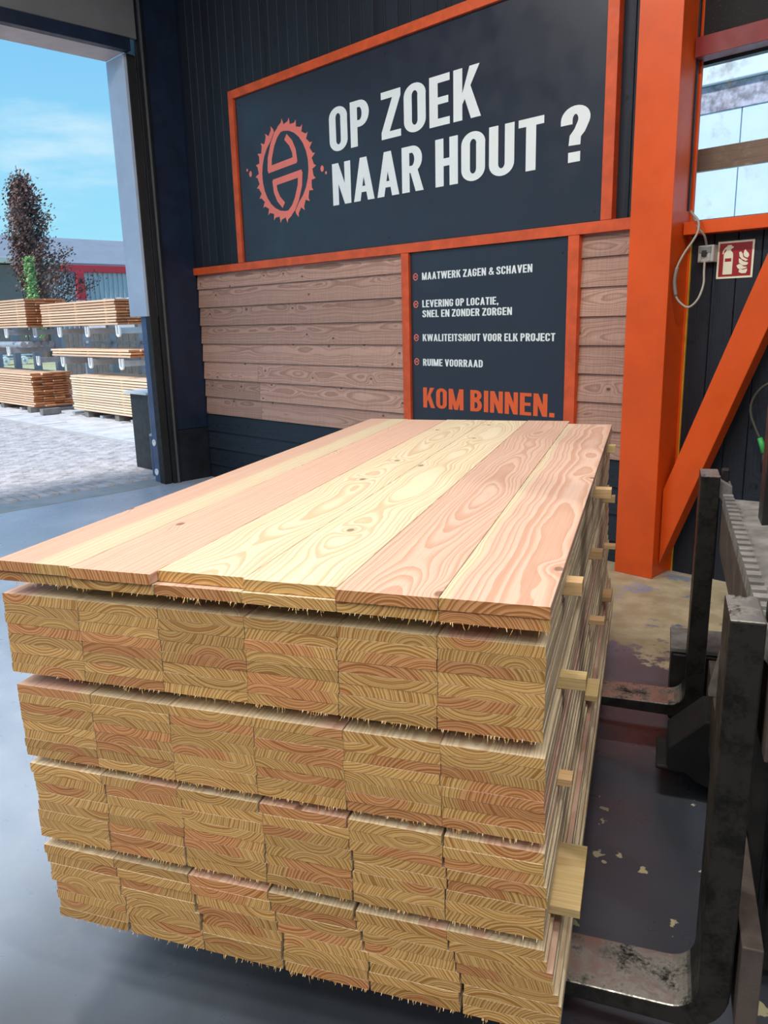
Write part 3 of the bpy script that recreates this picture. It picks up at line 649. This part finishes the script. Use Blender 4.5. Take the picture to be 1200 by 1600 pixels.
# low black guard and axle housing under the mast
gx = MB(); gx.prism([(-.125, .105), (-.125, .12), (-.09, .12), (-.09, .19), (.02, .30), (.16, .30), (.16, .06), (.06, .05), (.0, .075), (-.03, .10)], .20, lambda u, v, w: (u, .32 + w, v)); gx.obj('axle_guard', RUBBER, FL, .006)
tg = MB(); tg.box((-.085, .80, .05), (.12, 1.02, .33)).obj('step_box', BLACKSTEEL, FL, .01)
MB().box((-.09, .80, .332), (.12, 1.02, .352)).obj('step_plate', DUSTY, FL, .004)
for yy in (-.62, .40):
    wh = MB().lathe([(.10, 0), (.22, 0), (.25, .03), (.25, .17), (.22, .20), (.10, .20)], (.52, yy, .25), (0, 1, 0), 32).obj('wheel', RUBBER, FL, 0); 
    MB().lathe([(.10, 0), (.11, .01), (.05, .03), (.04, .05)], (.52, yy - .002, .25), (0, -1, 0), 20).obj('hub', DUSTY, wh)
    w2 = MB().lathe([(.08, 0), (.18, 0), (.20, .03), (.20, .13), (.18, .16), (.08, .16)], (1.85, yy + .02, .20), (0, 1, 0), 28).obj('wheel', RUBBER, FL, 0)
mb = MB(); mb.prism([(.30, .22), (.30, .62), (.62, .66), (1.15, .62), (1.25, .98), (2.10, .98), (2.28, .80), (2.28, .25), (2.0, .42), (1.7, .42), (1.6, .22)], .74, lambda u, v, w: (u, -.39 + w, v)); mb.obj('chassis', paint('forklift body paint', (.05, .05, .055), .4), FL, .02)
MB().box((1.28, -.25, .985), (1.78, .25, 1.10)).obj('seat', RUBBER, FL, .04); MB().box((1.70, -.25, 1.10), (1.84, .25, 1.60)).obj('backrest', RUBBER, FL, .04)
for sx, sxx in ((.36, .62), (2.05, 1.85)):
    for yy in (-.36, .33): MB().tube([(sx, yy, .6 if sx < 1 else .9), (sxx, yy, 2.05)], .022, 8).obj('guard_post', BLACKSTEEL, FL)
for k in range(6): MB().box((.60 + k * .24, -.40, 2.05), (.66 + k * .24, .37, 2.08)).obj('roof_bar', BLACKSTEEL, FL, .004)
for yy in (-.42, .36): MB().box((.58, yy, 2.045), (1.90, yy + .04, 2.09)).obj('roof_rail', BLACKSTEEL, FL, .004)
MB().tube([(.62, 0, .64), (.80, 0, 1.06)], .02, 8).obj('steering_column', BLACKSTEEL, FL); MB().lathe([(.15, 0), (.17, .012), (.15, .024)], (.80, 0, 1.06), (.42, 0, .9), 24).obj('steering_wheel', RUBBER, FL)
# ------------------------------------------------------------------ yard
gnd = struct(box('ground', (-120, -60, -.2), (-5.97, 90, -.028), paint('yard asphalt', (.24, .23, .23), .85, .12, 1.2)))
PAVE = paint('grey brick paver', (.46, .435, .45), .8, .22, 5., bump=.2, world=True)
pv = struct(empty('paving', (-8, 3, 0))); pv['label'] = 'brick paving of the yard outside the doorway'
pvb = MB().add([(-.098, -.048, -.03), (.098, -.048, -.03), (.098, .048, -.03), (-.098, .048, -.03), (-.091, -.041, 0), (.091, -.041, 0), (.091, .041, 0), (-.091, .041, 0)], [(4, 5, 6, 7), (0, 1, 5, 4), (1, 2, 6, 5), (2, 3, 7, 6), (3, 0, 4, 7)])
pm = pvb.mesh('paver', PAVE); cells = []
for r in range(0, 62):
    yy = 4.66 - .1 * r
    for c in range(0, 58):
        xx = -6.09 - .2 * c - (.1 if r % 2 else 0)
        d = Vector((xx, yy, 0)) - CAM; zc = d.dot(WX); pxx = 600 + FPX * d.dot(RX) / zc
        cells.append((zc, pxx, xx, yy))
vis = sorted([c for c in cells if c[1] > -5], key=lambda c: c[0])[:300]; vs = set((c[2], c[3]) for c in vis)
rest = MB(); rnd = random.Random(5)
for zc, pxx, xx, yy in cells:
    dz = rnd.uniform(-.004, .003)
    if (xx, yy) in vs:
        o = link('paver', pm, pv); o.location = (xx + 8, yy - 3, dz)
    else: rest.add([(a_ + xx, b_ + yy, c_ + dz) for a_, b_, c_ in pvb.v], pvb.f)
o = rest.obj('paver_field', PAVE, None, fix=True); child_world(o, pv); o['kind'] = 'stuff'
kerb = struct(box('kerb_strip', (-18, 4.715, -.15), (-6.0, 4.80, .012), paint('kerb concrete', (.42, .42, .43), .8, .1), None, .006))
sl = struct(empty('pavement', (-12, 6, 0))); sl['label'] = 'concrete slab pavement under the timber racks'
SLAB = paint('concrete slab', (.56, .57, .60), .8, .15, 3., world=True)
sme = MB().box((-.495, -.245, -.06), (.495, .245, 0)).mesh('slab', SLAB)
for r in range(8):
    for c in range(13):
        o = link('slab', sme, sl); o.location = (-6.6 - c * 1.0 - .5 * (r % 2) + 12, 5.06 + r * .5 - 6, rnd.uniform(-.004, .008))
grs = struct(box('grass_strip', (-60, 9.05, -.03), (-6, 20, .03), paint('dry grass', (.42, .42, .24), .9, .25, 8., world=True)))
# racks with timber
def rack(x0, n, dx, yf, label, lv=(1.60, 1.06)):
    e = tag(empty('cantilever_rack', (x0, yf + .9, 0)), label, 'rack', 'cantilever racks in the yard')
    for i in range(n):
        x = i * dx
        u = box('upright', (x - .06, .0, 0), (x + .06, .14, 2.15), GALV, e, .006); box('base_leg', (x - .05, -.85, .0), (x + .05, .0, .06), GALV, e, .004)
        for z in lv:
            a_ = box('arm', (x - .035, -.92, z - .10), (x + .035, -.002, z), GALV, e, .004)
            mb = MB()
            for poly in strip([(-.05, .03), (-.05, -.10)] + arc(0, -.10, .05, .04, 180, 360, 8) + [(.05, -.10), (.05, .03)], .026): mb.prism(poly, .03, lambda u_, v_, w_: (x + u_, -.95 + w_, z + v_))
            mb.obj('end_stop', RINGM, a_)
    for z in (.45, 1.30, 1.9): box('crossbar', (0, .04, z), ((n - 1) * dx, .10, z + .05), GALV, e)
    return e
rack(-14.35, 5, 1.15, 5.87, 'grey steel cantilever rack with four stacks of planks near the doorway')
rack(-18.55, 4, 1.15, 5.60, 'grey steel cantilever rack farther left, partly outside the photo', (1.60, 1.25))
YP = {}
def yard_stack(x0, x1, y0, z0, n, cols, pitch, where, tone, group, jitter=.04):
    key = (round(x1 - x0, 2), tone)
    if key not in YP: YP[key] = plank_mesh('yard_plank', .195, x1 - x0, pitch * .70, YW_[tone], .002)
    for k in range(n):
        for c in range(cols):
            o = link('yard_plank', YP[key]); props(o, knots=.2, hr=.05)
            j = random.uniform(-jitter, jitter)
            # local y runs to -x
            o.matrix_world = Matrix.Translation((x1 + j, y0 + .1 + .2 * c + random.uniform(-.002, .002), z0 + pitch * (k + .36))) @ Matrix.Rotation(math.pi / 2, 4, 'Z')
            tag(o, '%s plank, %s layer, yard stack %s' % (['front', 'second', 'third', 'back'][c], WORD[n - 1 - k], where), 'plank', group)
    m_ = plank_mesh('spacer', .03, .2 * cols, pitch * .30 - .001, BATTEN)
    nst = 3
    for k in range(n - 1):
        for i in range(nst):
            xx = x0 + (x1 - x0) * (.12 + .76 * i / (nst - 1)); o = link('spacer_batten', m_); props(o)
            o.location = (xx, y0 - .003, z0 + pitch * (k + .86)); tag(o, '%s thin spacer on %s layer, yard stack %s' % (['left', 'middle', 'right'][i], WORD[n - 1 - k], where), 'batten', group + ' spacers')
YW_ = {'warm': YARDWOOD, 'pale': wood('pale larch plank', (.86, .70, .52), (.82, .60, .45), (.70, .52, .42), end=(.85, .55, .38), contrast=.5)}
yard_stack(-13.05, -9.05, 5.87, .125, 14, 4, .0462, 'on the ground beside the black cabinet', 'pale', 'planks in the right ground stack')
yard_stack(-14.05, -11.0, 5.87, 1.645, 9, 4, .048, 'on the upper rack near the doorway', 'warm', 'planks on the upper right rack')
yard_stack(-13.75, -10.65, 5.87, 1.105, 3, 4, .047, 'on the middle rack arms', 'warm', 'planks on the middle rack')
yard_stack(-18.0, -14.2, 5.60, .115, 14, 4, .0475, 'on the ground at the far left', 'warm', 'planks in the left ground stack', .06)
yard_stack(-17.8, -14.25, 5.66, 1.645, 11, 4, .050, 'on the upper rack at the far left', 'warm', 'planks on the upper left rack')
for i, (xx, yy, l) in enumerate([(-12.6, 5.9, 'beneath the left end of the right ground stack'), (-11.4, 5.9, 'beneath the middle of the right ground stack'), (-9.4, 5.9, 'beneath the right end of the right ground stack'), (-14.4, 5.55, 'under the near end of the left ground stack'), (-16.0, 5.62, 'under the middle of the left ground stack'), (-17.0, 5.62, 'under the far end of the left ground stack')]):
    tag(box('bearer_beam', (xx - .08, yy, .004), (xx + .08, yy + .85, .122 if i < 3 else .112), paint('grey bearer', (.16, .15, .14), .8, .2), None, .006), 'grey bearer beam ' + l, 'beam', 'bearers on the pavement')
tag(box('loose_bearer', (-13.75, 5.50, .01), (-13.6, 5.86, .12), paint('grey loose bearer', (.18, .18, .18), .8, .2), None, .006), 'short loose bearer lying between the two ground stacks', 'beam')
# steel pipes on the left rack and a trailer on the grass far behind it
for k in range(5):
    tag(MB().tube([(-18.7, 5.74 + .14 * k, 1.312), (-14.75, 5.74 + .14 * k, 1.312)], .06, 12).obj('steel_pipe', GALV), 'long grey steel pipe on the far left rack, %s from the front' % WORD[k].replace('top', 'first'), 'pipe', 'pipes on the left rack')
ta = on(9, 571, z=.03); tb = on(38, 569.5, z=.03); td = (tb - ta); tl_ = td.length
tr = tag(empty('flat_trailer', tuple(ta), math.atan2(td.y, td.x)), 'pale blue flat trailer with white wheels on the grass behind the racks', 'trailer')
PB = paint('pale blue steel', (.42, .55, .68), .5, .1); k = tl_
box('deck', (-1.6 * k, 0, .30 * k), (1.55 * k, .9 * k, .38 * k), PB, tr, .02); box('side_rail', (-1.6 * k, -.03 * k, .50 * k), (1.6 * k, .03 * k, .58 * k), PB, tr, .01); box('end_post', (1.52 * k, -.03 * k, .24 * k), (1.6 * k, .03 * k, .52 * k), PB, tr, .01)
for q_ in (-1.5, -.75, 0, .75): box('stake', (q_ * k, -.025 * k, .38 * k), ((q_ + .07) * k, .025 * k, .50 * k), PB, tr)
for q_ in (-1., 0., 1.):
    wv = MB().lathe([(.10 * k, 0), (.21 * k, 0), (.24 * k, .02 * k), (.24 * k, .10 * k), (.21 * k, .12 * k), (.10 * k, .12 * k)], (q_ * k, -.12 * k, .24 * k), (0, 1, 0), 24).obj('wheel', RINGM, tr)
    MB().lathe([(.09 * k, 0), (.05 * k, .03 * k)], (q_ * k, -.121 * k, .24 * k), (0, -1, 0), 14).obj('hub', GALV, wv)
    MB().tube([(q_ * k, -.05 * k, .24 * k), (q_ * k, -.05 * k, .32 * k)], .03 * k, 8).obj('axle_bracket', PB, tr)
# black cabinet and bollard just outside the doorway
cb = tag(empty('outdoor_cabinet', (-6.6, 4.0, 0)), 'black boarded cabinet with a pale lid just outside the door jamb', 'cabinet')
pbox('body', (-6.85, 3.86, 0), (-6.40, 4.40, .86), BLACK, cb, .004); pbox('lid', (-6.89, 3.80, .862), (-6.36, 4.44, .89), paint('pale grey lid', (.45, .5, .55), .5), cb, .004)
for k in range(5): pbox('cladding_board', (-6.399, 3.87, .02 + k * .168), (-6.38, 4.40, .18 + k * .168), BLACK, cb, .004)
pbox('corner_post', (-6.40, 3.835, 0), (-6.372, 3.868, .86), paint('grey corner', (.12, .13, .14), .6), cb)
bo = tag(empty('bollard', (-6.16, 3.76, 0)), 'short dark blue bollard with a pale top beside the door jamb', 'bollard')
child_world(MB().lathe([(.065, 0), (.065, .44)], (-6.16, 3.76, 0), (0, 0, 1), 20).obj('post', BLUEPOST, None), bo); child_world(MB().lathe([(.067, .44), (.067, .455), (.05, .465)], (-6.16, 3.76, 0), (0, 0, 1), 20).obj('cap', GALV, None), bo)
# ------------------------------------------------------------------ buildings, tree and fence far behind
FK = 1.5
def far(p): return (CAM.x + (p[0] - CAM.x) * FK, CAM.y + (p[1] - CAM.y) * FK, 0. if p[2] == 0 else 1.6 + (p[2] - 1.6) * FK)
def fbox(name, a, b, mat, parent, bevel=0.): return pbox(name, far(a), far(b), mat, parent, bevel * FK)
hall = tag(empty('warehouse_hall', far((-50, 30, 0))), 'long warehouse with a grey pitched roof behind the tree', 'building')
ROOFM = paint('grey roof sheet', (.22, .24, .29), .7, .05, .5); CORR = paint('silver corrugated sheet', (.52, .57, .60), .5, .05, 2.)
fbox('wall', (-62, -5, 0), (-46, 70, 5.2), paint('hall wall', (.35, .36, .38), .7), hall)
mb = MB(); mb.add([far(p) for p in [(-45, -5, 5.0), (-45, 70, 5.0), (-54, 70, 7.6), (-54, -5, 7.6), (-63, -5, 5.0), (-63, 70, 5.0)]], [(0, 1, 2, 3), (3, 2, 5, 4), (0, 3, 4), (1, 5, 2)]); child_world(mb.obj('roof', ROOFM, None), hall)
SX = -32.0
shed = tag(empty('corrugated_shed', far((SX, 20, 0))), 'silver corrugated shed with a red frame behind the racks', 'building')
REDP = paint('red steel frame', (.62, .035, .05), .45, .05)
fbox('beam', (SX - .15, 14.2, 3.90), (SX + .15, 30, 4.18), REDP, shed, .01)
for yy in (14.75, 20.5, 26.5): fbox('post', (SX - .1, yy, 0), (SX + .2, yy + .34, 3.90), REDP, shed, .01)
fbox('back_sheet', (SX - .1, 12.6, 0), (SX - .02, 30, 3.9), CORR, shed)
hz = far((0, 0, 3.9))[2]
rib = MB().add([(0, 0, 0), (0, .17, 0), (.09, .04, 0), (.09, .13, 0), (0, 0, hz), (0, .17, hz), (.09, .04, hz), (.09, .13, hz)], [(0, 2, 6, 4), (2, 3, 7, 6), (3, 1, 5, 7)]).mesh('rib', CORR)
for k in range(75):
    o = link('rib', rib); o.location = far((SX - .02, 12.7 + k * .22, 0)); child_world(o, shed)
fbox('roof', (SX - 8, 12.6, 4.18), (SX + .1, 30, 4.26), ROOFM, shed)
hut = tag(empty('grey_outbuilding', far((-29, 9, 0))), 'grey panelled outbuilding with a pale roof edge at the left', 'building')
HUTM = paint('taupe panel', (.20, .19, .19), .7, .05)
for k in range(6): fbox('wall_panel', (-31.4, 6.2 + k * 1.0, 0), (-28.5, 7.18 + k * 1.0, 3.86), HUTM, hut, .01)
fbox('roof_edge', (-31.5, 6.0, 3.90), (-28.2, 12.4, 4.10), paint('pale fascia', (.6, .62, .6), .6, .04), hut, .01)
def leaf_cloud(name, fn, n, size, mat, parent, seed):
    r = random.Random(seed); mb = MB()
    for _ in range(n):
        p = fn(r); d = Vector((r.gauss(0, 1), r.gauss(0, 1), r.gauss(0, 1))).normalized(); u = d.orthogonal().normalized(); v = d.cross(u); s = size * r.uniform(.5, 1.3)
        mb.add([p - u * s, p + v * s * .55, p + u * s, p - v * s * .55], [(0, 1, 2, 3)])
    o = mb.obj(name, mat, None, fix=False); child_world(o, parent); o['kind'] = 'stuff'; return o
def leafmat(name, a, b):
    m, t, bb = new_mat(name); v = coords(t); n = t.noise(v, 3., 4, .6)
    t.put(bb.inputs['Base Color'], t.mix(t.smooth(n, .35, .65), c4(a), c4(b))); bb.inputs['Roughness'].default_value = .6; return m
TX = -38.0
top_p = on(24, 258, x=TX); trunk_p = on(66, 470, x=TX); H_ = top_p.z
tree = tag(empty('tree', (TX, trunk_p.y, 0)), 'tall narrow copper-leaved tree behind the timber racks', 'tree')
BARK = paint('bark', (.10, .08, .07), .9, .3)
def axis_y(z): return trunk_p.y + (top_p.y - trunk_p.y) * min(1., max(0., (z - trunk_p.z) / (H_ - trunk_p.z)))
child_world(MB().tube([(TX, trunk_p.y, 0)] + [(TX, axis_y(H_ * q_), H_ * q_ - .01) for q_ in (.3, .5, .7, .85, 1.)], [.22, .2, .15, .1, .05, .012], 8).obj('trunk', BARK, None), tree)
brr = random.Random(3); tips = []
for k in range(60):
    f = k / 59.; zz = 2.2 + (H_ - .9 - 2.2) * f; a = brr.uniform(0, 6.28); cyy = axis_y(zz)
    ln = (1.75 * (1 - f) ** .8 + .28) * brr.uniform(.65, 1.15); sy_ = math.sin(a) if f > .45 or math.sin(a) > 0 else math.sin(a) * .55
    e = Vector((TX + math.cos(a) * ln, cyy + sy_ * ln * (1.5 if sy_ > 0 and f < .35 else .85), zz + ln * .95)); o3 = Vector((TX, cyy, zz)); tips.append((o3, e))
    child_world(MB().tube([o3, (o3 + e) / 2 - Vector((0, 0, .08)), e], [.045, .025, .007], 5).obj('branch', BARK, None), tree)
def tfn(r):
    a_, b_ = r.choice(tips); k = r.random() ** .6; p = a_.lerp(b_, k); s_ = .19
    return p + Vector((r.gauss(0, s_), r.gauss(0, s_), r.gauss(0, s_ * 1.2)))
leaf_cloud('foliage', tfn, 13000, .075, leafmat('copper leaves', (.10, .055, .055), (.21, .11, .095)), tree, 8)
IX = -35.6; iv1 = on(44, 405, x=IX); iv0 = on(50, 458, x=IX)
ivy = tag(empty('ivy_bush', (IX, iv0.y, 0)), 'light green climbing bush left of the copper-leaved tree', 'bush')
child_world(MB().tube([(IX, iv0.y, 0), (IX, iv0.y, 2.2), (IX, iv1.y, iv1.z)], [.06, .05, .02], 6).obj('stem', BARK, None), ivy)
def ifn(r):
    z_ = r.uniform(1.2, iv1.z + .1); return Vector((IX + r.gauss(0, .14), iv0.y + (iv1.y - iv0.y) * (z_ / iv1.z) + r.gauss(0, .14) * (1.25 - .5 * z_ / iv1.z), z_))
leaf_cloud('foliage', ifn, 1700, .07, leafmat('ivy leaves', (.16, .34, .12), (.32, .50, .22)), ivy, 4)
# pale tarpaulin heap behind the rack
tp = MB(); r = random.Random(9); nx, ny = 30, 8; p0 = on(110, 452, y=9.6); p1 = on(216, 437, y=9.6)
for i in range(nx + 1):
    for j in range(ny + 1):
        u = i / nx; v = j / ny; x = p0.x + (p1.x - p0.x) * u; h = 2.15 + .25 * u + .12 * math.sin(i * .9) * math.sin(j * 1.1) + r.uniform(-.06, .06)
        tp.v.append((x, 9.6 + v * 1.2, max(.031, h * (1 - (2 * v - 1) ** 6))))
for i in range(nx):
    for j in range(ny): a = i * (ny + 1) + j; tp.f.append((a, a + ny + 1, a + ny + 2, a + 1))
k0 = len(tp.v)
tag(tp.obj('tarpaulin_heap', paint('pale grey tarpaulin', (.38, .41, .46), .6, .1), None, 0, True), 'pale grey tarpaulin draped over goods behind the rack', 'tarpaulin')
fn = tag(empty('boarded_fence', (-13, 8.6, 0)), 'dark boarded fence behind the timber racks', 'fence')
for k in range(46): pbox('board', (-19.5 + k * .30, 8.60, .02), (-19.215 + k * .30, 8.63, 1.55), paint('dark fence wood', (.10, .095, .09), .8, .2) if k == 0 else bpy.data.materials['dark fence wood'], fn)
bpy.context.view_layer.update()
